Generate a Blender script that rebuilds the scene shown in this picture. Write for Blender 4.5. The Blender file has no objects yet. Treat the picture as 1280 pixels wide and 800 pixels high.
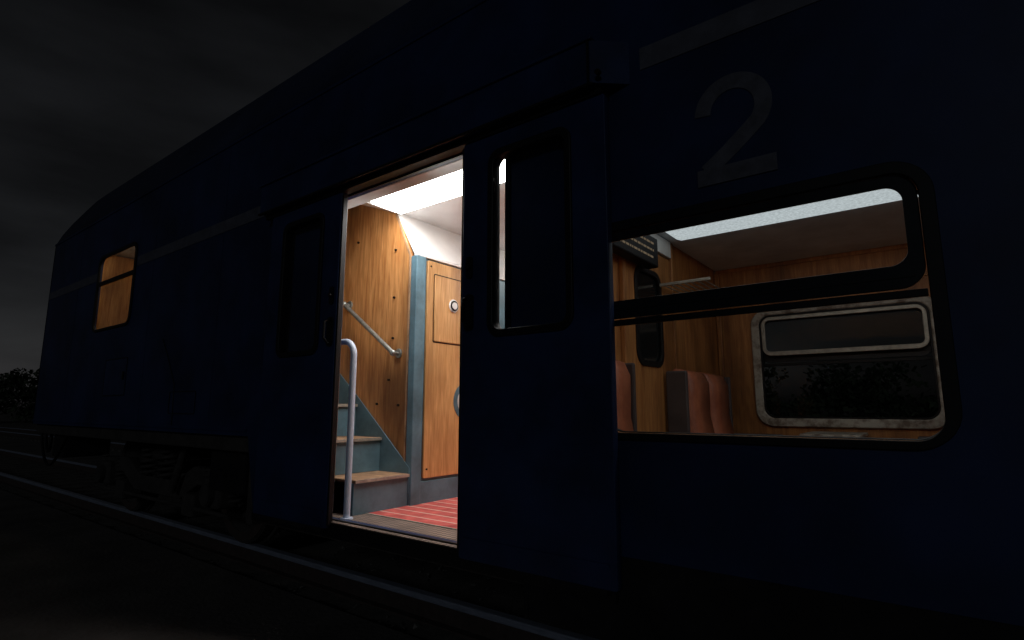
import bpy, bmesh, math, random
from mathutils import Vector, Matrix
random.seed(7)
S=bpy.context.scene
C=1.2   # eye height above rail head
S.view_settings.view_transform='Standard'
S.view_settings.look='None'
S.view_settings.exposure=0

# ------------------------------------------------------------------ materials
def mat(name, col, rough=.5, metal=0, var=.25, vscale=6, stretch=(1,1,1), bump=0, bscale=40, spec=.5, col2=None, contrast=(.3,.7)):
    m=bpy.data.materials.new(name); m.use_nodes=True
    nt=m.node_tree; n=nt.nodes; l=nt.links
    b=n['Principled BSDF']
    b.inputs['Roughness'].default_value=rough; b.inputs['Metallic'].default_value=metal
    b.inputs['Specular IOR Level'].default_value=spec
    tc=n.new('ShaderNodeTexCoord'); mp=n.new('ShaderNodeMapping'); mp.inputs['Scale'].default_value=stretch
    l.new(tc.outputs['Object'],mp.inputs['Vector'])
    ns=n.new('ShaderNodeTexNoise'); ns.inputs['Scale'].default_value=vscale; ns.inputs['Detail'].default_value=4; ns.inputs['Roughness'].default_value=.65
    l.new(mp.outputs['Vector'],ns.inputs['Vector'])
    cr=n.new('ShaderNodeValToRGB'); cr.color_ramp.elements[0].position=contrast[0]; cr.color_ramp.elements[1].position=contrast[1]
    c2=col2 if col2 else tuple(c*(1-var) for c in col)
    cr.color_ramp.elements[0].color=(*c2,1); cr.color_ramp.elements[1].color=(*(min(1,c*(1+(0 if col2 else var*.5))) for c in col),1)
    l.new(ns.outputs['Fac'],cr.inputs['Fac']); l.new(cr.outputs['Color'],b.inputs['Base Color'])
    if bump:
        n2=n.new('ShaderNodeTexNoise'); n2.inputs['Scale'].default_value=bscale; n2.inputs['Detail'].default_value=3
        l.new(mp.outputs['Vector'],n2.inputs['Vector'])
        bp=n.new('ShaderNodeBump'); bp.inputs['Strength'].default_value=bump; bp.inputs['Distance'].default_value=.01
        l.new(n2.outputs['Fac'],bp.inputs['Height']); l.new(bp.outputs['Normal'],b.inputs['Normal'])
    return m
def wood(name, ca, cb, rough=.42, dirt=.42):
    m=bpy.data.materials.new(name); m.use_nodes=True
    nt=m.node_tree; n=nt.nodes; l=nt.links; b=n['Principled BSDF']; b.inputs['Roughness'].default_value=rough
    tc=n.new('ShaderNodeTexCoord')
    def noise(scale,st,det=5,dist=0):
        mp=n.new('ShaderNodeMapping'); mp.inputs['Scale'].default_value=st; l.new(tc.outputs['Object'],mp.inputs['Vector'])
        x=n.new('ShaderNodeTexNoise'); x.inputs['Scale'].default_value=scale; x.inputs['Detail'].default_value=det; x.inputs['Distortion'].default_value=dist
        l.new(mp.outputs['Vector'],x.inputs['Vector']); return x
    g=noise(9,(4,4,.35),5,.6); f=noise(60,(3,3,.12),3); d=noise(2.4,(1.3,1,.4),4)
    cr=n.new('ShaderNodeValToRGB'); e=cr.color_ramp.elements; e[0].position=.32; e[1].position=.68; e[0].color=(*cb,1); e[1].color=(*ca,1)
    l.new(g.outputs['Fac'],cr.inputs['Fac'])
    def mul(src,nz,lo,p0=.3,p1=.65):
        r=n.new('ShaderNodeValToRGB'); r.color_ramp.elements[0].position=p0; r.color_ramp.elements[1].position=p1
        r.color_ramp.elements[0].color=(lo,lo*.9,lo*.8,1); l.new(nz.outputs['Fac'],r.inputs['Fac'])
        mx=n.new('ShaderNodeMix'); mx.data_type='RGBA'; mx.blend_type='MULTIPLY'; mx.inputs[0].default_value=1
        l.new(src,mx.inputs[6]); l.new(r.outputs['Color'],mx.inputs[7]); return mx.outputs[2]
    c=mul(cr.outputs['Color'],f,.72); c=mul(c,d,dirt,.32,.56)
    l.new(c,b.inputs['Base Color'])
    return m
def emit(name,col,st,noise=0):
    m=bpy.data.materials.new(name); m.use_nodes=True; nt=m.node_tree; n=nt.nodes; l=nt.links
    n.remove(n['Principled BSDF']); e=n.new('ShaderNodeEmission'); e.inputs['Color'].default_value=(*col,1); e.inputs['Strength'].default_value=st
    if noise:
        tc=n.new('ShaderNodeTexCoord'); ns=n.new('ShaderNodeTexNoise'); ns.inputs['Scale'].default_value=60; ns.inputs['Detail'].default_value=3
        l.new(tc.outputs['Object'],ns.inputs['Vector'])
        mr=n.new('ShaderNodeMapRange'); mr.inputs['From Min'].default_value=.3; mr.inputs['From Max'].default_value=.7
        mr.inputs['To Min'].default_value=st*(1-noise); mr.inputs['To Max'].default_value=st*(1+noise)
        l.new(ns.outputs['Fac'],mr.inputs['Value']); l.new(mr.outputs['Result'],e.inputs['Strength'])
    l.new(e.outputs[0],n['Material Output'].inputs['Surface']); return m
def glass(name,tint=(.95,.96,.95)):
    m=bpy.data.materials.new(name); m.use_nodes=True; nt=m.node_tree; n=nt.nodes; l=nt.links
    n.remove(n['Principled BSDF'])
    t=n.new('ShaderNodeBsdfTransparent'); t.inputs['Color'].default_value=(*tint,1)
    g=n.new('ShaderNodeBsdfGlossy'); g.inputs['Roughness'].default_value=.03
    lw=n.new('ShaderNodeLayerWeight'); lw.inputs['Blend'].default_value=.5
    pw=n.new('ShaderNodeMath'); pw.operation='POWER'; pw.inputs[1].default_value=5; l.new(lw.outputs['Facing'],pw.inputs[0])
    ma=n.new('ShaderNodeMath'); ma.operation='MULTIPLY_ADD'; ma.inputs[1].default_value=.6; ma.inputs[2].default_value=.012; l.new(pw.outputs[0],ma.inputs[0])
    mx=n.new('ShaderNodeMixShader'); l.new(ma.outputs[0],mx.inputs[0]); l.new(t.outputs[0],mx.inputs[1]); l.new(g.outputs[0],mx.inputs[2])
    l.new(mx.outputs[0],n['Material Output'].inputs['Surface']); return m

M={}
M['blue']=mat('blue_body_paint',(.012,.028,.092),.5,var=.5,vscale=1.6,bump=.12,bscale=5,spec=.3)
M['blue2']=mat('blue_door_paint',(.0135,.03,.095),.48,var=.45,vscale=3,bump=.08,bscale=8,spec=.3)
M['roof']=mat('roof_paint',(.018,.031,.08),.6,var=.4,vscale=1.2,spec=.3)
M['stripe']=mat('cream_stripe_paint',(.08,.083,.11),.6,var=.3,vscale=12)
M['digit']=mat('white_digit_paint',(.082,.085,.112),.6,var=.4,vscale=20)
M['rubber']=mat('black_rubber',(.006,.006,.007),.5,var=.3,vscale=20,spec=.3)
M['sash']=mat('dark_sash_metal',(.02,.022,.026),.35,metal=.5,var=.3,vscale=15)
M['under']=mat('dirty_underframe',(.042,.037,.034),.8,var=.5,vscale=8,bump=.3)
M['skirt']=mat('black_underframe_skirt',(.014,.013,.014),.8,var=.5,vscale=8,spec=.2)
M['lino']=mat('worn_linoleum',(.3,.28,.27),.6,var=.4,vscale=4)
M['wood']=wood('varnished_plywood',(.84,.43,.16),(.54,.22,.065),dirt=.34)
M['wood2']=wood('laminate_wood_door',(.82,.48,.20),(.64,.33,.12),dirt=.5)
M['wood3']=wood('saloon_wood_lining',(.60,.28,.09),(.36,.145,.045),.5,dirt=.34)
M['teal']=mat('teal_enamel',(.11,.205,.26),.45,var=.4,vscale=5,bump=.05)
M['tread']=mat('worn_step_tread',(.42,.25,.14),.6,var=.5,vscale=9,stretch=(1,3,1))
M['white']=mat('white_ceiling_paint',(.82,.81,.80),.45,var=.1,vscale=3)
M['grey']=mat('grey_ceiling_laminate',(.66,.76,.82),.6,var=.22,vscale=4)
M['greywall']=mat('pale_lining',(.6,.6,.58),.5,var=.15)
M['pole']=mat('white_blue_enamel_tube',(.55,.62,.75),.3,var=.12,vscale=18)
M['chrome']=mat('worn_steel_tube',(.38,.4,.38),.35,metal=.7,var=.4,vscale=25)
M['bolt']=mat('dark_bolt',(.03,.02,.015),.4,metal=.6)
M['frame']=mat('worn_cream_frame',(.46,.44,.38),.5,col2=(.17,.13,.10),vscale=14,contrast=(.36,.56))
M['alu']=mat('aluminium_sash',(.45,.43,.37),.4,metal=.3,var=.35,vscale=20)
M['leather']=mat('brown_red_leather',(.50,.17,.085),.4,col2=(.26,.075,.04),vscale=7,bump=.3,bscale=25)
M['seatside']=mat('dark_seat_shell',(.07,.055,.055),.5)
M['steel']=mat('rail_head_steel',(.24,.27,.35),.45,metal=.15,var=.3,vscale=9,stretch=(1,6,6))
M['rust']=mat('rail_rust',(.05,.035,.03),.8,var=.4,vscale=15)
M['glass']=glass('window_glass')
M['dglass']=glass('door_glass',(.9,.92,.92))
M['lamp']=emit('vestibule_lamp_diffuser',(1,.985,.95),18)
M['lamp2']=emit('saloon_lamp_diffuser',(.86,.95,1),.56,.2)
M['saloon_fill']=emit('saloon_fill_light',(1,.97,.92),3.1)  # glow for the added, unseen saloon fill strip
M['lamp3']=emit('upper_lamp_diffuser',(1,.85,.6),3.4)
M['black']=mat('black_plastic',(.01,.01,.011),.6,spec=.15)
M['sleeper']=mat('sleeper_concrete',(.09,.08,.07),.9,var=.4,vscale=6,bump=.4)

m=bpy.data.materials.new('red_ribbed_mat'); m.use_nodes=True; nt=m.node_tree; n=nt.nodes; l=nt.links; b=n['Principled BSDF']; b.inputs['Roughness'].default_value=.8
tc=n.new('ShaderNodeTexCoord'); sx=n.new('ShaderNodeSeparateXYZ'); l.new(tc.outputs['Object'],sx.inputs[0])
mm=n.new('ShaderNodeMath'); mm.operation='MODULO'; mm.inputs[1].default_value=.115; l.new(sx.outputs['Y'],mm.inputs[0])
lt=n.new('ShaderNodeMath'); lt.operation='LESS_THAN'; lt.inputs[1].default_value=.014; l.new(mm.outputs[0],lt.inputs[0])
ns=n.new('ShaderNodeTexNoise'); ns.inputs['Scale'].default_value=12; ns.inputs['Detail'].default_value=4; l.new(tc.outputs['Object'],ns.inputs['Vector'])
cr=n.new('ShaderNodeValToRGB'); cr.color_ramp.elements[0].position=.3; cr.color_ramp.elements[1].position=.7
cr.color_ramp.elements[0].color=(.34,.04,.035,1); cr.color_ramp.elements[1].color=(.66,.12,.10,1); l.new(ns.outputs['Fac'],cr.inputs['Fac'])
mx=n.new('ShaderNodeMix'); mx.data_type='RGBA'; l.new(lt.outputs[0],mx.inputs[0]); l.new(cr.outputs['Color'],mx.inputs[6]); mx.inputs[7].default_value=(.66,.46,.38,1)
l.new(mx.outputs[2],b.inputs['Base Color']); M['carpet']=m
m=bpy.data.materials.new('chequer_plate'); m.use_nodes=True; nt=m.node_tree; n=nt.nodes; l=nt.links; b=n['Principled BSDF']; b.inputs['Roughness'].default_value=.5; b.inputs['Metallic'].default_value=.1
tc=n.new('ShaderNodeTexCoord'); mp=n.new('ShaderNodeMapping'); mp.inputs['Rotation'].default_value=(0,0,math.radians(45)); l.new(tc.outputs['Object'],mp.inputs[0])
vo=n.new('ShaderNodeTexChecker'); vo.inputs['Scale'].default_value=42; l.new(mp.outputs[0],vo.inputs['Vector']); vo.inputs['Color1'].default_value=(.5,.37,.30,1); vo.inputs['Color2'].default_value=(.18,.13,.11,1)
ns=n.new('ShaderNodeTexNoise'); ns.inputs['Scale'].default_value=7; ns.inputs['Detail'].default_value=4; l.new(tc.outputs['Object'],ns.inputs['Vector'])
mx=n.new('ShaderNodeMix'); mx.data_type='RGBA'; mx.blend_type='MULTIPLY'; mx.inputs[0].default_value=.8; l.new(vo.outputs[0],mx.inputs[6]); l.new(ns.outputs['Fac'],mx.inputs[7]); l.new(mx.outputs[2],b.inputs['Base Color'])
bp=n.new('ShaderNodeBump'); bp.inputs['Strength'].default_value=.6; bp.inputs['Distance'].default_value=.003; l.new(vo.outputs['Fac'],bp.inputs['Height']); l.new(bp.outputs[0],b.inputs['Normal']); M['metalfloor']=m

# ------------------------------------------------------------------ helpers
def empty(name):
    e=bpy.data.objects.new(name,None); S.collection.objects.link(e); return e
def add(name,me,ma,parent):
    o=bpy.data.objects.new(name,me); S.collection.objects.link(o)
    if ma: me.materials.clear(); me.materials.append(ma)
    o.parent=parent; return o
def bm_obj(name,bm,ma,parent,smooth=False):
    me=bpy.data.meshes.new(name); bmesh.ops.recalc_face_normals(bm,faces=bm.faces[:]); bm.to_mesh(me); bm.free()
    if smooth:
        for p in me.polygons: p.use_smooth=True
    return add(name,me,ma,parent)
def box(name,x0,x1,y0,y1,z0,z1,ma,parent,bev=0,seg=2):
    bm=bmesh.new(); bmesh.ops.create_cube(bm,size=1)
    for v in bm.verts:
        v.co=Vector(((x0+x1)/2+v.co.x*(x1-x0),(y0+y1)/2+v.co.y*(y1-y0),(z0+z1)/2+v.co.z*(z1-z0)))
    if bev: bmesh.ops.bevel(bm,geom=bm.edges[:],offset=bev,segments=seg,affect='EDGES',profile=.5)
    return bm_obj(name,bm,ma,parent)
def rrect(x0,z0,x1,z1,r,seg=8):
    pts=[]
    if r<=0: return [(x0,z0),(x1,z0),(x1,z1),(x0,z1)]
    for cx,cz,a in((x1-r,z0+r,-90),(x1-r,z1-r,0),(x0+r,z1-r,90),(x0+r,z0+r,180)):
        for i in range(seg+1):
            t=math.radians(a+90*i/seg); pts.append((cx+r*math.cos(t),cz+r*math.sin(t)))
    return pts
def plate(name,loops,pos,th,ma,parent,plane='Y',bev=0):
    cu=bpy.data.curves.new(name,'CURVE'); cu.dimensions='2D'; cu.fill_mode='BOTH'; cu.extrude=th/2-bev; cu.bevel_depth=bev; cu.bevel_resolution=1; cu.offset=-bev
    for lp in loops:
        sp=cu.splines.new('POLY'); sp.points.add(len(lp)-1)
        for p,(a,b) in zip(sp.points,lp): p.co=(a,b,0,1)
        sp.use_cyclic_u=True
    o=bpy.data.objects.new('tmp',cu); S.collection.objects.link(o)
    dg=bpy.context.evaluated_depsgraph_get(); me=bpy.data.meshes.new_from_object(o.evaluated_get(dg)); bpy.data.objects.remove(o)
    me.name=name; c=pos+th/2
    for v in me.vertices:
        x,y,z=v.co
        if plane=='Y': v.co=(x,c-z,y)
        elif plane=='X': v.co=(c+z,x,y)
        else: v.co=(x,y,c+z)
    return add(name,me,ma,parent)
def tube(name,pts,r,ma,parent,res=5):
    cu=bpy.data.curves.new(name,'CURVE'); cu.dimensions='3D'; cu.bevel_depth=r; cu.bevel_resolution=res; cu.use_fill_caps=True
    sp=cu.splines.new('POLY'); sp.points.add(len(pts)-1)
    for p,c in zip(sp.points,pts): p.co=(*c,1)
    o=bpy.data.objects.new('tmp',cu); S.collection.objects.link(o)
    dg=bpy.context.evaluated_depsgraph_get(); me=bpy.data.meshes.new_from_object(o.evaluated_get(dg)); bpy.data.objects.remove(o)
    for p in me.polygons: p.use_smooth=True
    return add(name,me,ma,parent)
def cyl(name,c,axis,r,h,ma,parent,seg=32,r2=None,bev=0):
    bm=bmesh.new(); bmesh.ops.create_cone(bm,cap_ends=True,segments=seg,radius1=r,radius2=r if r2 is None else r2,depth=h)
    if bev: bmesh.ops.bevel(bm,geom=[e for e in bm.edges if len(e.link_faces)==2 and e.calc_face_angle(0)>.8],offset=bev,segments=2,affect='EDGES')
    R={'X':Matrix.Rotation(math.pi/2,4,'Y'),'Y':Matrix.Rotation(math.pi/2,4,'X'),'Z':Matrix.Identity(4)}[axis]
    bmesh.ops.transform(bm,matrix=Matrix.Translation(c)@R,verts=bm.verts)
    return bm_obj(name,bm,ma,parent)
def poly(name,verts,ma,parent,th=0):
    me=bpy.data.meshes.new(name); me.from_pydata(verts,[],[tuple(range(len(verts)))]); o=add(name,me,ma,parent)
    if th: md=o.modifiers.new('s','SOLIDIFY'); md.thickness=th; md.offset=0
    return o

# ------------------------------------------------------------------ carriage shell
car=empty('double_deck_railway_carriage')
XL,XR=-9.42,6.0
YB,YF=2.07,4.93
win_x=[(-1.13+i*1.75,.02+i*1.75) for i in range(3)]
def side_loops():
    L=[[(XL,1.0),(-3.93,1.0),(-3.80,.53),(-1.25,.53),(-1.2,.63),(XR,.63),(XR,3.4),(XL,3.4)]]
    L.append([(-3.08,.56),(-1.606,.56),(-1.606,C+1.34),(-3.08,C+1.34)])
    for a,b in win_x: L.append(rrect(a,C-.1,b,C+.745,.08))
    L.append(rrect(-7.5,C+.85,-6.4,C+1.69,.09))
    return L
plate('near_side_wall',side_loops(),YB,.03,M['blue'],car)
plate('far_side_wall',side_loops(),YF-.03,.03,M['blue'],car)
plate('saloon_lining_near',[[(-1.45,.35),(XR-.05,.35),(XR-.05,C+1.18),(-1.45,C+1.18)]]+[rrect(a,C-.1,b,C+.745,.08) for a,b in win_x],YB+.035,.05,M['wood3'],car)
plate('saloon_lining_far',[[(-1.45,.35),(XR-.05,.35),(XR-.05,C+1.18),(-1.45,C+1.18)]]+[rrect(a,C-.1,b,C+.745,.08) for a,b in win_x],YF-.085,.05,M['wood3'],car)
plate('vestibule_lining_near',[[(-5.3,1.02),(-3.9,1.02),(-3.78,.56),(-3.08,.56),(-3.08,C+1.34),(-1.606,C+1.34),(-1.606,.56),(-1.5,.56),(-1.5,3.35),(-5.3,3.35)]],YB+.035,.1,M['greywall'],car)
plate('vestibule_lining_far',[[(-2.9,.56),(-1.5,.56),(-1.5,2.64),(-2.9,2.64)],rrect(-2.7,C+.3,-2.3,C+1.2,.06)],YF-.085,.05,M['teal'],car)
prof=[(YB,3.4),(2.13,3.56),(2.22,3.74),(2.36,3.98),(2.47,4.16),(2.58,4.30),(2.74,4.42),(3.0,4.52),(3.5,4.58)]
prof=prof+[(7-y,z) for y,z in prof[-2::-1]]
bm=bmesh.new(); a=[bm.verts.new((XL,y,z)) for y,z in prof]; b2=[bm.verts.new((XR,y,z)) for y,z in prof]
for i in range(len(prof)-1): bm.faces.new((a[i],a[i+1],b2[i+1],b2[i]))
o=bm_obj('roof',bm,M['roof'],car,True)
md=o.modifiers.new('s','SOLIDIFY'); md.thickness=.04; md.offset=-1
endp=[(YB,1.0)]+prof+[(YF,1.0)]
plate('end_wall',[endp,[(3.1,1.05),(3.9,1.05),(3.9,3.1),(3.1,3.1)]],XL,.03,M['blue'],car,'X')
plate('end_door',[[(3.1,1.05),(3.9,1.05),(3.9,3.1),(3.1,3.1)]],XL+.01,.015,M['black'],car,'X')
plate('gangway_bellows',[rrect(2.95,1.0,4.05,3.2,.15),rrect(3.1,1.1,3.9,3.1,.1)],XL-.25,.25,M['rubber'],car,'X')
plate('rear_end_wall',[endp],XR-.03,.03,M['blue'],car,'X')
for y in(2.65,4.35):
    cyl('buffer_shank',(XL-.22,y,1.06),'X',.09,.44,M['under'],car); cyl('buffer_head',(XL-.46,y,1.06),'X',.23,.04,M['under'],car,bev=.01)
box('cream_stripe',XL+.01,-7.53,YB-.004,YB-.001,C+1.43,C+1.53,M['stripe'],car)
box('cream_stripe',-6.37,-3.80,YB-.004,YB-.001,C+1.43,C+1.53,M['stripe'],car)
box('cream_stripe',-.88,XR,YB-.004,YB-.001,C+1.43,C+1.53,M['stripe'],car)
def digit2(x0,z0,W,H,T):
    r=W/2-T/2; cx=x0+W/2; cz=z0+H-W/2*1.0
    path=[]
    for a in range(178,-46,-8): path.append((cx+r*math.cos(math.radians(a)),cz+r*1.02*math.sin(math.radians(a))))
    ax,az=path[-1]
    ex,ez=x0+T*.55,z0+T*.9
    for t in(.25,.5,.75): 
        k=t; path.append((ax+(ex-ax)*k-.008*math.sin(k*3.14),az+(ez-az)*k-.012*math.sin(k*3.14)))
    path.append((ex,ez)); 
    L=[];R_=[]
    for i,(x,z) in enumerate(path):
        p=path[max(0,i-1)]; q=path[min(len(path)-1,i+1)]; d=Vector((q[0]-p[0],q[1]-p[1])).normalized(); nn=Vector((-d.y,d.x))
        L.append((x+nn.x*T/2,z+nn.y*T/2)); R_.append((x-nn.x*T/2,z-nn.y*T/2))
    return L,R_
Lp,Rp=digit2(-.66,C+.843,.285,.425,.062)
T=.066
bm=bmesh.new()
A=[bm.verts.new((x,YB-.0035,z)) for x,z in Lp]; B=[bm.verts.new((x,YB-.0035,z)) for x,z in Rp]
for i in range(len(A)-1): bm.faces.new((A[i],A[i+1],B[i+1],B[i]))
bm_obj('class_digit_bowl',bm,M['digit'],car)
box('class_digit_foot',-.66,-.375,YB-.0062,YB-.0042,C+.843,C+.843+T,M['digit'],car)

for x in(-8.2,-5.95,-4.55): box('panel_seam',x-.002,x+.002,YB-.0015,YB-.0005,1.04,3.38,M['blue2'],car)
for z in(2.0-.97,3.385): box('side_rail_trim',XL,-3.95 if z<2 else XR,YB-.008,YB-.001,z,z+.025,M['blue'],car,.003)
plate('service_hatch',[rrect(-6.95,C+.12,-6.35,C+.5,.02),rrect(-6.943,C+.127,-6.357,C+.493,.015)],YB-.004,.003,M['rubber'],car)
box('hatch_cover',-6.94,-6.36,YB-.004,YB-.001,C+.13,C+.49,M['blue2'],car,.0015)
plate('service_hatch_small',[rrect(-5.3,C-.05,-4.8,C+.14,.02),rrect(-5.293,C-.044,-4.807,C+.134,.015)],YB-.004,.003,M['rubber'],car)
tube('conduit_cable',[(-5.55,YB-.005,C+.62),(-5.4,YB-.005,C+.45),(-5.22,YB-.005,C+.2),(-5.2,YB-.005,C-.15)],.003,M['rubber'],car)
box('hatch_handle',-6.42,-6.39,YB-.02,YB-.004,C+.28,C+.36,M['sash'],car,.004)
z0,z1=C+1.385,C+1.585
bm=bmesh.new()
def prism(bm,pts,z0,z1):
    A=[bm.verts.new((x,y,z0)) for x,y in pts]; B=[bm.verts.new((x,y,z1)) for x,y in pts]
    bm.faces.new(A[::-1]); bm.faces.new(B)
    for i in range(len(pts)):
        j=(i+1)%len(pts); bm.faces.new((A[i],A[j],B[j],B[i]))
prism(bm,[(-3.80,YB-.001),(-3.77,1.955),(-1.06,1.955),(-.93,YB-.001)],z0,z1)
bm_obj('door_track_canopy',bm,M['blue2'],car)
box('canopy_drip_edge',-3.785,-1.05,1.943,YB-.001,z1,z1+.018,M['blue2'],car,.004)
box('canopy_drip_edge',-3.785,-1.05,1.947,1.965,z0-.014,z0,M['rubber'],car,.003)
cyl('canopy_bolt',(-1.02,1.95,z0+.03),'Y',.012,.02,M['bolt'],car,12)
box('canopy_joint',-1.075,-1.065,1.95,1.956,z0,z1,M['rubber'],car)
box('door_header_track',-3.75,-1.03,1.99,YB-.002,C+1.345,z0-.015,M['rubber'],car)
def leaf(x0,x1,gx0,gx1,edge,name):
    e=empty(name); e.parent=car
    plate('leaf_panel',[rrect(x0,.515,x1,C+1.345,.012,3),rrect(gx0,C+.35,gx1,C+1.235,.055)],2.0,.04,M['blue2'],e,bev=.004)
    plate('glass_gasket',[rrect(gx0-.022,C+.328,gx1+.022,C+1.257,.07),rrect(gx0+.012,C+.362,gx1-.012,C+1.223,.045)],1.988,.06,M['rubber'],e,bev=.004)
    plate('leaf_glass',[rrect(gx0,C+.35,gx1,C+1.235,.055)],2.016,.005,M['dglass'],e)
    s=1 if edge>(x0+x1)/2 else -1
    box('edge_rubber',min(edge,edge+s*.014),max(edge,edge+s*.014),2.003,2.037,.53,C+1.33,M['rubber'],e,.004)
    hx=edge-s*.05
    plate('handle_recess',[rrect(hx-.028,C+.37,hx+.028,C+.55,.02)],1.992,.0075,M['rubber'],e)
    tube('door_handle',[(hx-.012,1.99,C+.53),(hx-.012,1.965,C+.52),(hx-.012,1.962,C+.42),(hx+.005,1.985,C+.385)],.008,M['black'],e)
    plate('lock_plate',[rrect(hx-.02,C+.63,hx+.02,C+.74,.015)],1.992,.0075,M['rubber'],e)
    cyl('lock_barrel',(hx,1.985,C+.685),'Y',.013,.02,M['sash'],e,16)
    box('kick_rib',x0+.03,x1-.03,1.995,1.9995,.60,.612,M['blue2'],e)
    box('guide_shoe',x0+.05,x1-.05,2.005,2.06,.49,.514,M['skirt'],e)
leaf(-1.83,-1.02,-1.64,-1.21,-1.83,'sliding_door_leaf_a')
leaf(-3.67,-2.86,-3.48,-3.05,-2.86,'sliding_door_leaf_b')
box('lower_door_guide_rail',-3.75,-1.05,2.04,2.065,.46,.53,M['rubber'],car)
plate('opening_rubber',[[(-3.11,.535),(-1.576,.535),(-1.576,C+1.37),(-3.11,C+1.37)],[(-3.08,.56),(-1.606,.56),(-1.606,C+1.335),(-3.08,C+1.335)]],YB-.012,.011,M['rubber'],car)
def window(a,b,near,zb=C-.125,zt=C+.778,dv=C+.365,slim=False):
    x0,x1=a-.04,b+.035
    yo=YB-.014 if near else YF-.002
    plate('window_gasket',[rrect(x0,zb,x1,zt,.12),rrect(x0+.041,zb+.028,x1-.041,zt-.041,.075)],yo,.018,M['rubber'],car,bev=.003)
    y=YB+.005 if near else YF-.04
    gx0,gx1,gb,gt=x0+.041,x1-.041,zb+.028,zt-.041
    plate('window_glass',[rrect(gx0-.01,gb-.01,gx1+.01,gt+.01,.07)],y+.012,.004,M['glass'],car)
    if slim: box('sash_bar',gx0+.002,gx1-.002,y-.02,y+.010,dv-.02,dv+.02,M['rubber'],car,.003)
    else:
        plate('window_sash',[rrect(gx0+.002,dv,gx1-.002,gt-.002,.07),rrect(gx0+.042,dv+.075,gx1-.042,gt-.038,.05)],y-.006,.014,M['sash'],car,bev=.002)
        box('sash_lower_bar',gx0+.004,gx1-.004,y-.009,y+.008,dv-.03,dv-.006,M['rubber'],car,.003)
        box('sash_slide_groove',gx0+.03,gx1-.03,y-.0085,y-.0065,dv+.034,dv+.04,M['rubber'],car)
    if near: yi,t=YB+.087,.02
    else: yi,t=YF-.115,.028
    if near and not slim: plate('inner_frame',[rrect(a-.05,zb-.02,b+.05,zt+.02,.13),rrect(a+.004,zb+.03,b-.001,zt-.04,.08)],yi,t,M['sash'],car,bev=.005)
    elif not near:
        plate('inner_frame',[rrect(a-.045,zb-.02,b+.06,zt+.02,.13),rrect(a+.018,zb+.045,b-.004,zt-.03,.085)],yi,t,M['frame'],car,bev=.008)
        plate('inner_gasket',[rrect(a+.018,zb+.045,b-.004,zt-.03,.085),rrect(a+.032,zb+.058,b-.018,zt-.044,.075)],yi+.008,.02,M['rubber'],car,bev=.002)
        plate('inner_sash',[rrect(a+.034,dv+.05,b-.02,zt-.046,.07),rrect(a+.062,dv+.085,b-.048,zt-.075,.035)],yi+.006,.02,M['alu'],car,bev=.004)
for i,(a,b) in enumerate(win_x):
    window(a,b,True); window(a,b,False)
window(-7.47,-6.43,True,zb=C+.83,zt=C+1.71,dv=C+1.38,slim=True)

# ------------------------------------------------------------------ vestibule
ves=car
box('vestibule_floor',-2.9,-1.47,YB+.04,YF-.09,.50,.545,M['under'],ves)
box('threshold_plate',-3.06,-1.62,YB-.045,2.31,.546,.552,M['metalfloor'],ves)
box('door_sill',-3.07,-1.61,YB-.04,YB-.006,.525,.5455,M['rubber'],ves,.004)
plate('red_floor_mat',[rrect(-2.895,2.315,-1.5,4.8,0)],.546,.008,M['carpet'],ves,'Z')
box('mat_edge_strip',-2.89,-1.5,2.303,2.317,.5525,.557,M['alu'],ves,.002)
CE=C+1.45
plate('vestibule_ceiling',[[(-3.1,YB+.14),(-1.5,YB+.14),(-1.5,YF-.09),(-3.1,YF-.09)]],CE,.03,M['white'],ves,'Z')
def tray(lx0,lx1,ly0,ly1):
    plate('lamp_tray_rim',[rrect(lx0-.02,ly0-.02,lx1+.02,ly1+.02,.01,2),rrect(lx0,ly0,lx1,ly1,.005,2)],CE-.022,.02,M['white'],ves,'Z')
    bm=bmesh.new()
    A=[bm.verts.new(p) for p in((lx0,ly0,CE-.003),(lx1,ly0,CE-.003),(lx1,ly1,CE-.003),(lx0,ly1,CE-.003))]
    B=[bm.verts.new(p) for p in((lx0+.04,ly0+.03,CE-.055),(lx1-.04,ly0+.03,CE-.055),(lx1-.04,ly1-.03,CE-.055),(lx0+.04,ly1-.03,CE-.055))]
    bm.faces.new(B)
    for i in range(4): bm.faces.new((A[i],A[(i+1)%4],B[(i+1)%4],B[i]))
    bm_obj('vestibule_lamp',bm,M['lamp'],ves)
tray(-3.02,-1.60,2.30,2.62); tray(-3.02,-1.60,4.38,4.70)  # second, far tray is added fill light, hidden by the door leaf
poly('leaning_bulkhead',[(-2.895,2.66,C+1.10),(-2.895,YF-.09,C+1.10),(-3.1,YF-.09,CE),(-3.1,2.66,CE)],M['white'],ves,.012)
box('bulkhead_lip',-2.905,-2.872,2.66,YF-.09,C+1.085,C+1.108,M['white'],ves,.004)
IW=-2.88
box('inner_wall_backing',IW-.05,IW-.012,2.68,YF-.09,.55,C+1.09,M['teal'],ves)
box('inner_wall_post',IW-.05,IW+.012,2.655,2.745,.55,C+1.085,M['teal'],ves,.006)
box('inner_wall_skirting',IW-.03,IW+.004,2.745,YF-.09,.55,.70,M['teal'],ves,.004)
plate('cabinet_door',[rrect(2.77,.72,3.55,C+1.07,.01,2)],IW-.012,.02,M['wood2'],ves,'X',bev=.003)
plate('cabinet_groove',[rrect(2.83,C+.47,3.45,C+.98,.01,2),rrect(2.837,C+.477,3.443,C+.973,.01,2)],IW+.0085,.0015,M['bolt'],ves,'X')
plate('service_flap',[rrect(2.84,C+.48,3.44,C+.97,.01,2)],IW+.009,.006,M['wood2'],ves,'X',bev=.002)
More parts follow.
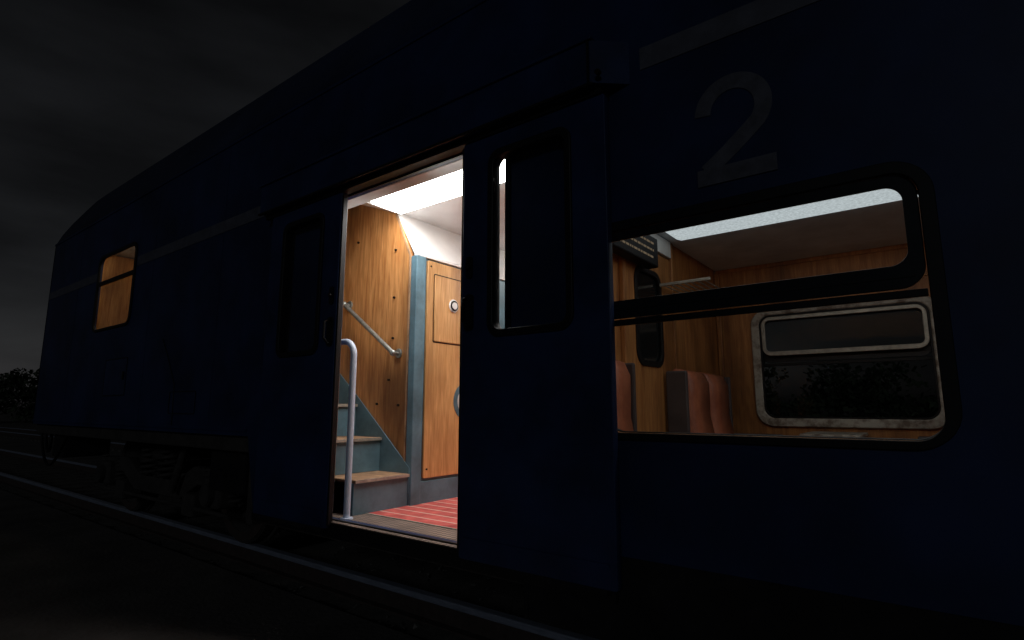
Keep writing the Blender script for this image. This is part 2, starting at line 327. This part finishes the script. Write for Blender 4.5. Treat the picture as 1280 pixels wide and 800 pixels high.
cyl('lock_rosette',(IW+.02,3.035,C+.765),'X',.05,.012,M['white'],ves,32,bev=.004)
cyl('lock_ring',(IW+.027,3.035,C+.765),'X',.04,.006,M['black'],ves,24)
cyl('lock_core',(IW+.031,3.035,C+.765),'X',.027,.006,M['white'],ves,20)
cyl('mandatory_sign_disc',(IW+.011,3.20,C+.05),'X',.14,.003,M['teal'],ves,48)
cyl('mandatory_sign_centre',(IW+.0135,3.20,C+.05),'X',.10,.002,M['greywall'],ves,48)
box('cabinet_door_b',IW-.012,IW+.008,3.58,4.7,.72,C+1.07,M['teal'],ves,.003)
for y,z in((2.80,.78),(2.80,C+1.03),(3.52,.78)): cyl('screw',(IW+.01,y,z),'X',.007,.005,M['bolt'],ves,10)
plate('saloon_partition',[[(YB+.09,.35),(YF-.09,.35),(YF-.09,CE),(YB+.09,CE)],[(3.02,.56),(3.74,.56),(3.74,C+1.02),(3.02,C+1.02)]],-1.49,.04,M['wood3'],ves,'X')
plate('saloon_door',[rrect(3.0,.36,3.76,C+1.04,.01,2),rrect(3.16,C+.28,3.54,C+.88,.09)],-1.452,.02,M['wood3'],ves,'X',bev=.003)
plate('saloon_door_gasket',[rrect(3.14,C+.26,3.56,C+.90,.1),rrect(3.175,C+.295,3.525,C+.865,.08)],-1.436,.014,M['rubber'],ves,'X',bev=.002)
M['smoke']=mat('dark_tinted_glass',(.008,.009,.01),.12,var=.2,spec=.3)
plate('saloon_door_glass',[rrect(3.16,C+.28,3.54,C+.88,.09)],-1.445,.005,M['smoke'],ves,'X')
for y in(2.985,3.775): box('door_post',-1.45,-1.418,y-.02,y+.02,.36,C+1.175,M['wood3'],ves,.004)
box('door_lintel',-1.45,-1.42,3.36,3.755,C+1.055,C+1.175,M['greywall'],ves,.004)

# ------------------------------------------------------------------ stair
st=empty('staircase')
XS=[-2.90,-3.19,-3.48,-3.77,-4.06]; ZS=[C-.437,C-.205,C+.03,C+.26,C+.49]
for i,(x,z) in enumerate(zip(XS,ZS)):
    zb=.5 if i==0 else ZS[i-1]
    xe=XS[i+1] if i<4 else -5.25
    if i==0: x+=.006; zb=.553
    box('riser',x-.02,x,YB+.14,2.648,zb+(.0 if i==0 else .002),z-.022,M['teal'],st)
    box('tread',xe-.018,x+.014,YB+.14,2.648,z-.021,z,M['tread'],st,.005)
    box('nosing',x+.0145,x+.019,YB+.14,2.648,z-.02,z-.001,M['alu'],st)
plate('stringer',[[(-2.885,.55),(-2.885,C-.40),(-3.46,C+.075),(-3.75,C+.30),(-4.05,C+.53),(-4.5,C+.53),(-4.5,.9),(-3.5,.55)]],2.65,.008,M['teal'],st)
plate('stair_side_panel',[[(IW-.05,.55),(IW-.05,C+1.10),(-3.10,C+1.45),(-3.75,C+1.70),(-5.25,C+2.1),(-5.25,1.0),(-4,.55)]],2.66,.02,M['wood'],st)
plate('panel_edge_trim',[[(IW-.052,.7),(IW-.052,C+1.10),(-3.10,C+1.45),(-3.113,C+1.44),(IW-.066,C+1.09),(IW-.066,.7)]],2.652,.01,M['tread'],st)
for x,z in((-3.1,C+1.16),(-3.1,C+.80),(-3.13,C+.2),(-3.25,C+.03),(-3.02,C+.02),(-3.1,C+.5),(-3.55,C+1.3),(-3.55,C+.45)):
    cyl('panel_bolt',(x,2.655,z),'Y',.009,.012,M['bolt'],st,12)
poly('stair_ceiling',[(-3.10,YB+.13,CE),(-3.10,2.66,CE),(-3.75,2.66,C+1.70),(-3.75,YB+.13,C+1.70)],M['white'],car,.012)
poly('stair_ceiling',[(-3.75,YB+.13,C+1.70),(-3.75,2.66,C+1.70),(-5.25,2.66,C+2.1),(-5.25,YB+.13,C+2.1)],M['white'],car,.012)
box('stair_end_wall',-5.3,-5.26,YB+.14,2.7,1.0,C+2.1,M['wood'],car)
hr=empty('stair_handrail')
p0=(-3.62,2.60,C+.80); p1=(-3.03,2.60,C+.385)
tube('rail_bar',[p0,p1],.0165,M['chrome'],hr)
for p in(p0,p1):
    tube('rail_bracket',[p,(p[0],2.652,p[2])],.012,M['chrome'],hr); cyl('rail_rosette',(p[0],2.652,p[2]),'Y',.034,.012,M['chrome'],hr,24,bev=.003)
    bm=bmesh.new(); bmesh.ops.create_uvsphere(bm,u_segments=16,v_segments=10,radius=.023,matrix=Matrix.Translation(p)); bm_obj('rail_end',bm,M['chrome'],hr,True)
gp=empty('grab_pole')
r=.09; top=C+.41; px=-2.83; py=2.12
pts=[(px,py,.553),(px,py,top-r)]+[(px-r+r*math.cos(t),py,top-r+r*math.sin(t)) for t in [math.radians(a) for a in range(10,91,10)]]+[(px-.26,py,top)]
tube('pole_tube',pts,.0195,M['pole'],gp)
cyl('pole_flange',(px,py,.558),'Z',.038,.012,M['pole'],gp,24,bev=.003)
cyl('wall_flange',(px-.255,py,top),'X',.034,.012,M['pole'],gp,24)

# ------------------------------------------------------------------ saloon
box('saloon_floor',-1.44,XR-.04,YB+.04,YF-.09,.30,.35,M['lino'],car)
box('saloon_ceiling',-1.44,XR-.04,YB+.086,YF-.086,C+1.18,C+1.20,M['grey'],car)
def lampbar(name,y0,y1,drop,ma,x0=-1.36):
    bm=bmesh.new(); zc=C+1.178; x1=XR-.5
    A=[bm.verts.new(p) for p in((x0,y0,zc),(x1,y0,zc),(x1,y1,zc),(x0,y1,zc))]
    B=[bm.verts.new(p) for p in((x0+.05,y0+.05,zc-drop),(x1-.05,y0+.05,zc-drop),(x1-.05,y1-.05,zc-drop),(x0+.05,y1-.05,zc-drop))]
    bm.faces.new(B)
    for i in range(4): bm.faces.new((A[i],A[(i+1)%4],B[(i+1)%4],B[i]))
    bm_obj(name,bm,ma,car)
lampbar('saloon_lamp',3.20,3.72,.03,M['lamp2'])
lampbar('saloon_fill_light',2.34,2.58,.055,M['saloon_fill'],-1.2)  # added fill strip above the near window, out of view, brightens the saloon
box('saloon_cornice',-1.44,XR-.05,YF-.105,YF-.0855,C+1.15,C+1.179,M['wood3'],car)
box('saloon_wall_batten',-1.44,XR-.05,YF-.10,YF-.0855,C+.93,C+.945,M['wood3'],car,.003)
box('corner_post',-1.445,-1.405,YF-.125,YF-.087,.36,C+1.149,M['wood3'],car,.006)
def seat(x,y0,y1,d):
    e=empty('train_seat_bench'); n=2; w=(y1-y0)/n
    for i in range(n):
        a,b=y0+i*w+.012,y0+(i+1)*w-.012
        prf=[(0,.42),(.06,.42),(.075,.62),(.06,.80),(.075,.92),(.085,1.02),(.06,1.09),(.0,1.11),(-.045,1.08),(-.05,.8),(-.03,.42)]
        bm=bmesh.new(); A=[];B=[]
        for px_,pz in prf:
            xx=x+d*(px_+.07-(pz-.42)*.10)
            A.append(bm.verts.new((xx,a,.35+pz))); B.append(bm.verts.new((xx,b,.35+pz)))
        bm.faces.new(A); bm.faces.new(B[::-1])
        for k in range(len(prf)):
            j=(k+1)%len(prf); bm.faces.new((A[k],A[j],B[j],B[k]))
        bmesh.ops.recalc_face_normals(bm,faces=bm.faces[:])
        bmesh.ops.bevel(bm,geom=[ed for f in bm.faces if len(f.verts)>4 for ed in f.edges],offset=.018,segments=3,affect='EDGES')
        bm_obj('back_cushion',bm,M['leather'],e,True)
        xa,xb=sorted((x+d*.08,x+d*.56)); box('seat_cushion',xa,xb,a,b,.35+.33,.35+.46,M['leather'],e,.03,3)
        box('cushion_seam',*sorted((x+d*.082,x+d*.086)),a+.03,b-.03,.35+.86,.35+.866,M['seatside'],e)
    for y in(y0-.02,y1+.02):
        xa,xb=sorted((x-d*.045,x+d*.10)); box('side_shell',xa,xb,y-.014,y+.014,.40,.35+1.09,M['seatside'],e,.012)
        xa,xb=sorted((x+d*.05,x+d*.45)); box('armrest',xa,xb,y-.022,y+.022,.35+.62,.35+.66,M['seatside'],e,.012)
    xa,xb=sorted((x+d*.1,x+d*.5)); box('seat_plinth',xa,xb,y0,y1,.351,.35+.325,M['seatside'],e)
for i in range(3):
    xo=i*1.75
    for (ya,yb) in((2.22,2.74),(3.57,4.47)) if i==0 else ((2.25,3.10),(3.85,4.72)):
        seat(-1.37+xo,ya,yb,1)
    for (ya,yb) in((2.25,3.10),(3.85,4.72)):
        seat(.32+xo,ya,yb,-1)
lr=empty('luggage_rack')
for k in range(7): tube('rack_rod',[(-1.40+k*.045,3.52,C+.82),(-1.40+k*.045,3.95,C+.82)],.004,M['chrome'],lr,2)
for y in(3.52,3.95): box('rack_bracket',-1.42,-1.08,y-.008,y+.008,C+.808,C+.828,M['alu'],lr,.003)
tb=empty('window_table')
box('table_top',-.78,-.42,4.30,4.82,C-.20,C-.175,M['frame'],tb,.006); tube('table_leg',[(-.6,4.78,.352),(-.6,4.45,C-.2)],.015,M['chrome'],tb)
sg=empty('information_display')
box('display_housing',-1.41,-1.33,2.62,3.30,C+.88,C+1.07,M['black'],sg,.01)
M['led']=emit('led_segments',(1,.75,.5),.12)
rr=random.Random(3)
for row in range(3):
    y=2.66
    while y<3.22:
        w=rr.uniform(.015,.05)
        box('led_text',-1.3295,-1.3285,y,y+w,C+.925+row*.045,C+.938+row*.045,M['led'],sg); y+=w+.012
for y in(2.7,3.22): tube('display_hanger',[(-1.37,y,C+1.07),(-1.37,y,C+1.179)],.008,M['alu'],sg,3)

# ------------------------------------------------------------------ upper room behind small window
box('mezzanine_floor',XL+.1,-5.32,YB+.04,YF-.09,1.1,1.14,M['lino'],car)
box('mezzanine_inner_wall',XL+.1,-5.32,2.75,2.78,1.14,C+1.95,M['wood'],car)
box('mezzanine_ceiling',XL+.1,-5.32,YB+.04,2.74,C+1.95,C+1.97,M['grey'],car)
box('mezzanine_lamp',-8.1,-5.7,2.15,2.27,C+1.915,C+1.949,M['lamp3'],car)
box('mezzanine_end_wall',-8.3,-8.27,YB+.04,2.74,1.14,C+1.94,M['wood'],car)
box('mezzanine_wall_post',-6.62,-6.55,2.72,2.749,1.14,C+1.94,M['tread'],car)

# ------------------------------------------------------------------ underframe / bogie
box('lower_underframe',-3.78,-1.5,YB+.05,YF-.05,.42,.495,M['under'],car,.01)
box('lower_underframe_saloon',-1.45,XR,YB+.1,YF-.1,.27,.295,M['skirt'],car,.01)
box('lower_sill_beam',-3.78,-1.5,YB+.04,YB+.07,.44,.529,M['skirt'],car)
box('saloon_skirt',-1.49,XR,YB+.012,YB+.034,.30,.628,M['skirt'],car)
box('saloon_skirt_step',-1.515,-1.492,YB+.012,YF-.06,.30,.628,M['skirt'],car)
box('high_underframe',XL,-3.9,YB+.05,YF-.05,.88,1.04,M['under'],car,.01)
box('step_bulkhead',-3.95,-3.86,YB+.04,YF-.04,.4,1.0,M['under'],car)
def bogie(xc):
    e=empty('bogie'); e.parent=car
    for y in(2.50,4.50):
        s=-1 if y<3.5 else 1
        pr=[(xc-1.75,.50),(xc-1.75,.62),(xc-.8,.66),(xc-.45,.50),(xc+.45,.50),(xc+.8,.66),(xc+1.75,.62),(xc+1.75,.50),(xc+.9,.50),(xc+.55,.34),(xc-.55,.34),(xc-.9,.50)]
        plate('side_frame',[pr],y-.05,.1,M['under'],e,bev=.01)
        for dx in(-1.3,1.3):
            box('axle_box',xc+dx-.15,xc+dx+.15,y-.12,y+.12,.34,.60,M['under'],e,.03); cyl('axle_cap',(xc+dx,y+s*.14,.46),'Y',.10,.05,M['under'],e,20,bev=.01)
            for d in(-.24,.24):
                pts=[(xc+dx+d+.055*math.cos(t*.5),y+.055*math.sin(t*.5),.38+t*.0036) for t in range(0,76)]
                tube('primary_spring',pts,.013,M['under'],e,2)
        for d in(-.22,.22):
            pts=[(xc+d+.09*math.cos(t*.5),y+s*.02+.09*math.sin(t*.5),.50+t*.0045) for t in range(0,90)]
            tube('secondary_spring',pts,.018,M['under'],e,2)
        tube('damper',[(xc+.55,y+s*.12,.42),(xc+.78,y+s*.12,.86)],.035,M['under'],e)
        tube('brake_rod',[(xc-1.6,y+s*.08,.30),(xc+1.6,y+s*.08,.30)],.018,M['under'],e)
        box('brake_unit',xc-.95,xc-.72,y-.1,y+.1,.22,.42,M['under'],e,.02); box('brake_unit',xc+.72,xc+.95,y-.1,y+.1,.22,.42,M['under'],e,.02)
    for dx in(-1.3,1.3):
        for y,s in((2.75,-1),(4.25,1)):
            cyl('wheel_tread',(xc+dx,y,.461),'Y',.46,.11,M['under'],e,48,bev=.01); cyl('wheel_flange',(xc+dx,y-s*.07,.461),'Y',.487,.03,M['under'],e,48,bev=.006)
            cyl('wheel_hub',(xc+dx,y+s*.07,.461),'Y',.13,.06,M['under'],e,24); 
            plate('wheel_rim_ring',[[(xc+dx+.44*math.cos(t*math.pi/24),.461+.44*math.sin(t*math.pi/24)) for t in range(48)],[(xc+dx+.36*math.cos(t*math.pi/24),.461+.36*math.sin(t*math.pi/24)) for t in range(48)]],y-.065 if s<0 else y+.056,.009,M['rust'],e)
        cyl('axle',(xc+dx,3.5,.461),'Y',.08,1.5,M['under'],e,20)
    box('bolster',xc-.3,xc+.3,2.45,4.55,.68,.87,M['under'],e,.02)
bogie(-6.4)
for i in range(3): tube('air_hose',[(XL-.05+.25*math.sin(t*.35)*.3-.02*t, 2.3+i*.18, .95-.32*math.sin(t*math.pi/12)) for t in range(13)],.02,M['rubber'],car,3)
tube('hanging_cable',[(-9.25+1.1*t/14,2.14,.93-.42*math.sin(math.pi*(t/14)**.8)) for t in range(15)],.016,M['rubber'],car,3)
box('battery_box',-4.75,-4.2,2.2,2.8,.55,.88,M['skirt'],car,.02)
box('equipment_box',-8.95,-8.55,2.2,2.7,.60,.88,M['skirt'],car,.02)

# ------------------------------------------------------------------ ground, tracks
def ground_mat(name,c1,c2,sc,bump):
    return mat(name,c1,.95,col2=c2,vscale=sc,bump=bump,bscale=30,spec=.1)
gm=ground_mat('dark_cinder_ground',(.16,.145,.138),(.075,.069,.065),1.3,.6)
bm=bmesh.new()
def g(x,y,z): return bm.verts.new((x,y,z))
rows=[(-900,-.14),(-30,-.14),(2.45,-.13),(2.6,-.19),(4.6,-.19),(4.9,-.2),(900,-.2)]
prev=None
for y,z in rows:
    cur=(g(-900,y,z),g(900,y,z))
    if prev: bm.faces.new((prev[0],prev[1],cur[1],cur[0]))
    prev=cur
bm_obj('ground',bm,gm,None)
bal=ground_mat('ballast_stone',(.17,.16,.15),(.05,.047,.044),26,1.0)
def track(yc,name):
    e=empty(name)
    for y in(yc-.75,yc+.75):
        box('rail_web',-150,60,y-.012,y+.012,-.15,-.03,M['rust'],e); box('rail_foot',-150,60,y-.07,y+.07,-.165,-.147,M['rust'],e); box('rail_head',-150,60,y-.036,y+.036,-.04,0,M['steel'],e,.008)
    bm=bmesh.new()
    x=-110
    while x<40:
        mtx=Matrix.Translation((x,yc,-.20))@Matrix.Diagonal((.25,2.5,.09,1)); bmesh.ops.create_cube(bm,size=1,matrix=mtx); x+=.6
    bm_obj('sleepers',bm,M['sleeper'],e)
    bm=bmesh.new(); R=random.Random(int(yc*10))
    for k in range(9000):
        x=R.uniform(-24,4) if k<8000 else R.uniform(-60,-24); y=yc+R.uniform(-1.2,1.4); s=R.uniform(.015,.035)
        vs=[bm.verts.new((x+R.uniform(-s,s),y+R.uniform(-s,s),-.185+R.uniform(0,s))) for _ in range(4)]
        for f in((0,1,2),(0,1,3),(1,2,3),(0,2,3)): bm.faces.new([vs[q] for q in f])
    bm_obj('ballast',bm,bal,e)
track(3.5,'railway_track'); track(8.2,'railway_track')
# ------------------------------------------------------------------ trees (distant mass)
leafm=mat('night_foliage',(.05,.07,.035),.8,col2=(.012,.02,.01),vscale=.8)
bm=bmesh.new(); R=random.Random(5)
def clump(cx,cy,cz,rad,n,s):
    for _ in range(n):
        d=Vector((R.gauss(0,1),R.gauss(0,1),R.gauss(0,1))).normalized()*rad*(R.random()**.4)*1.05
        p=Vector((cx,cy,cz))+Vector((d.x,d.y,d.z*.8)); a=Vector((R.uniform(-1,1),R.uniform(-1,1),R.uniform(-1,1)))*s; b_=Vector((R.uniform(-1,1),R.uniform(-1,1),R.uniform(-1,1)))*s
        vs=[bm.verts.new(p+a),bm.verts.new(p+b_),bm.verts.new(p-a),bm.verts.new(p-b_)]; bm.faces.new(vs)
for k in range(60):
    cx=-45+k*1.1+R.uniform(-1,1); cy=26+R.uniform(-2.5,4); H=R.uniform(1.2,3.8)
    for j in range(7): clump(cx+R.uniform(-1.5,1.5),cy+R.uniform(-1,1),R.uniform(.2,H),R.uniform(.6,1.1),110,.11)
for k in range(44):
    cx=-70+R.uniform(-5,5); cy=-24+k*1.3; H=R.uniform(2.6,5.4)
    for j in range(8): clump(cx+R.uniform(-1.8,1.8),cy+R.uniform(-1.6,1.6),R.uniform(.2,H),R.uniform(.8,1.5),130,.16)
bm_obj('distant_trees',bm,leafm,None)

# ------------------------------------------------------------------ sky & moonlight
w=bpy.data.worlds.new('World'); S.world=w; w.use_nodes=True; nt=w.node_tree; n=nt.nodes; l=nt.links
bg=n['Background']; sky=n.new('ShaderNodeTexSky'); sky.sky_type='NISHITA'; sky.sun_disc=False
sky.sun_elevation=math.radians(-3); sky.sun_rotation=math.radians(-82)
hs=n.new('ShaderNodeHueSaturation'); hs.inputs['Saturation'].default_value=.12; l.new(sky.outputs[0],hs.inputs['Color'])
tc=n.new('ShaderNodeTexCoord'); mp=n.new('ShaderNodeMapping'); mp.inputs['Scale'].default_value=(1,1,3.5); l.new(tc.outputs['Generated'],mp.inputs[0])
ns=n.new('ShaderNodeTexNoise'); ns.inputs['Scale'].default_value=2.6; ns.inputs['Detail'].default_value=7; l.new(mp.outputs[0],ns.inputs['Vector'])
mr=n.new('ShaderNodeMapRange'); mr.inputs['From Min'].default_value=.3; mr.inputs['From Max'].default_value=.7; mr.inputs['To Min'].default_value=.55; mr.inputs['To Max'].default_value=1.5
l.new(ns.outputs['Fac'],mr.inputs['Value'])
mx=n.new('ShaderNodeMix'); mx.data_type='RGBA'; mx.blend_type='MULTIPLY'; mx.inputs[0].default_value=1
l.new(hs.outputs[0],mx.inputs[6]); l.new(mr.outputs[0],mx.inputs[7])
tint=n.new('ShaderNodeMix'); tint.data_type='RGBA'; tint.blend_type='MULTIPLY'; tint.inputs[0].default_value=1; tint.inputs[7].default_value=(.94,.98,1.07,1)
l.new(mx.outputs[2],tint.inputs[6]); l.new(tint.outputs[2],bg.inputs['Color'])
bg.inputs['Strength'].default_value=.043
sun=bpy.data.lights.new('moon','SUN'); sun.energy=.1; sun.angle=math.radians(10); sun.color=(.85,.93,1)
so=bpy.data.objects.new('moon_light',sun); S.collection.objects.link(so)
d=Vector((-.4,.8,-.30)); so.rotation_euler=d.to_track_quat('-Z','Y').to_euler()

# ------------------------------------------------------------------ camera
cam=bpy.data.cameras.new('camera'); cam.sensor_width=36; cam.lens=36*693/1280; cam.clip_end=3000; cam.clip_start=.02
co=bpy.data.objects.new('camera',cam); S.collection.objects.link(co); co.location=(0,0,C)
co.rotation_euler=(math.radians(90+9.02),0,math.radians(37.2)); S.camera=co
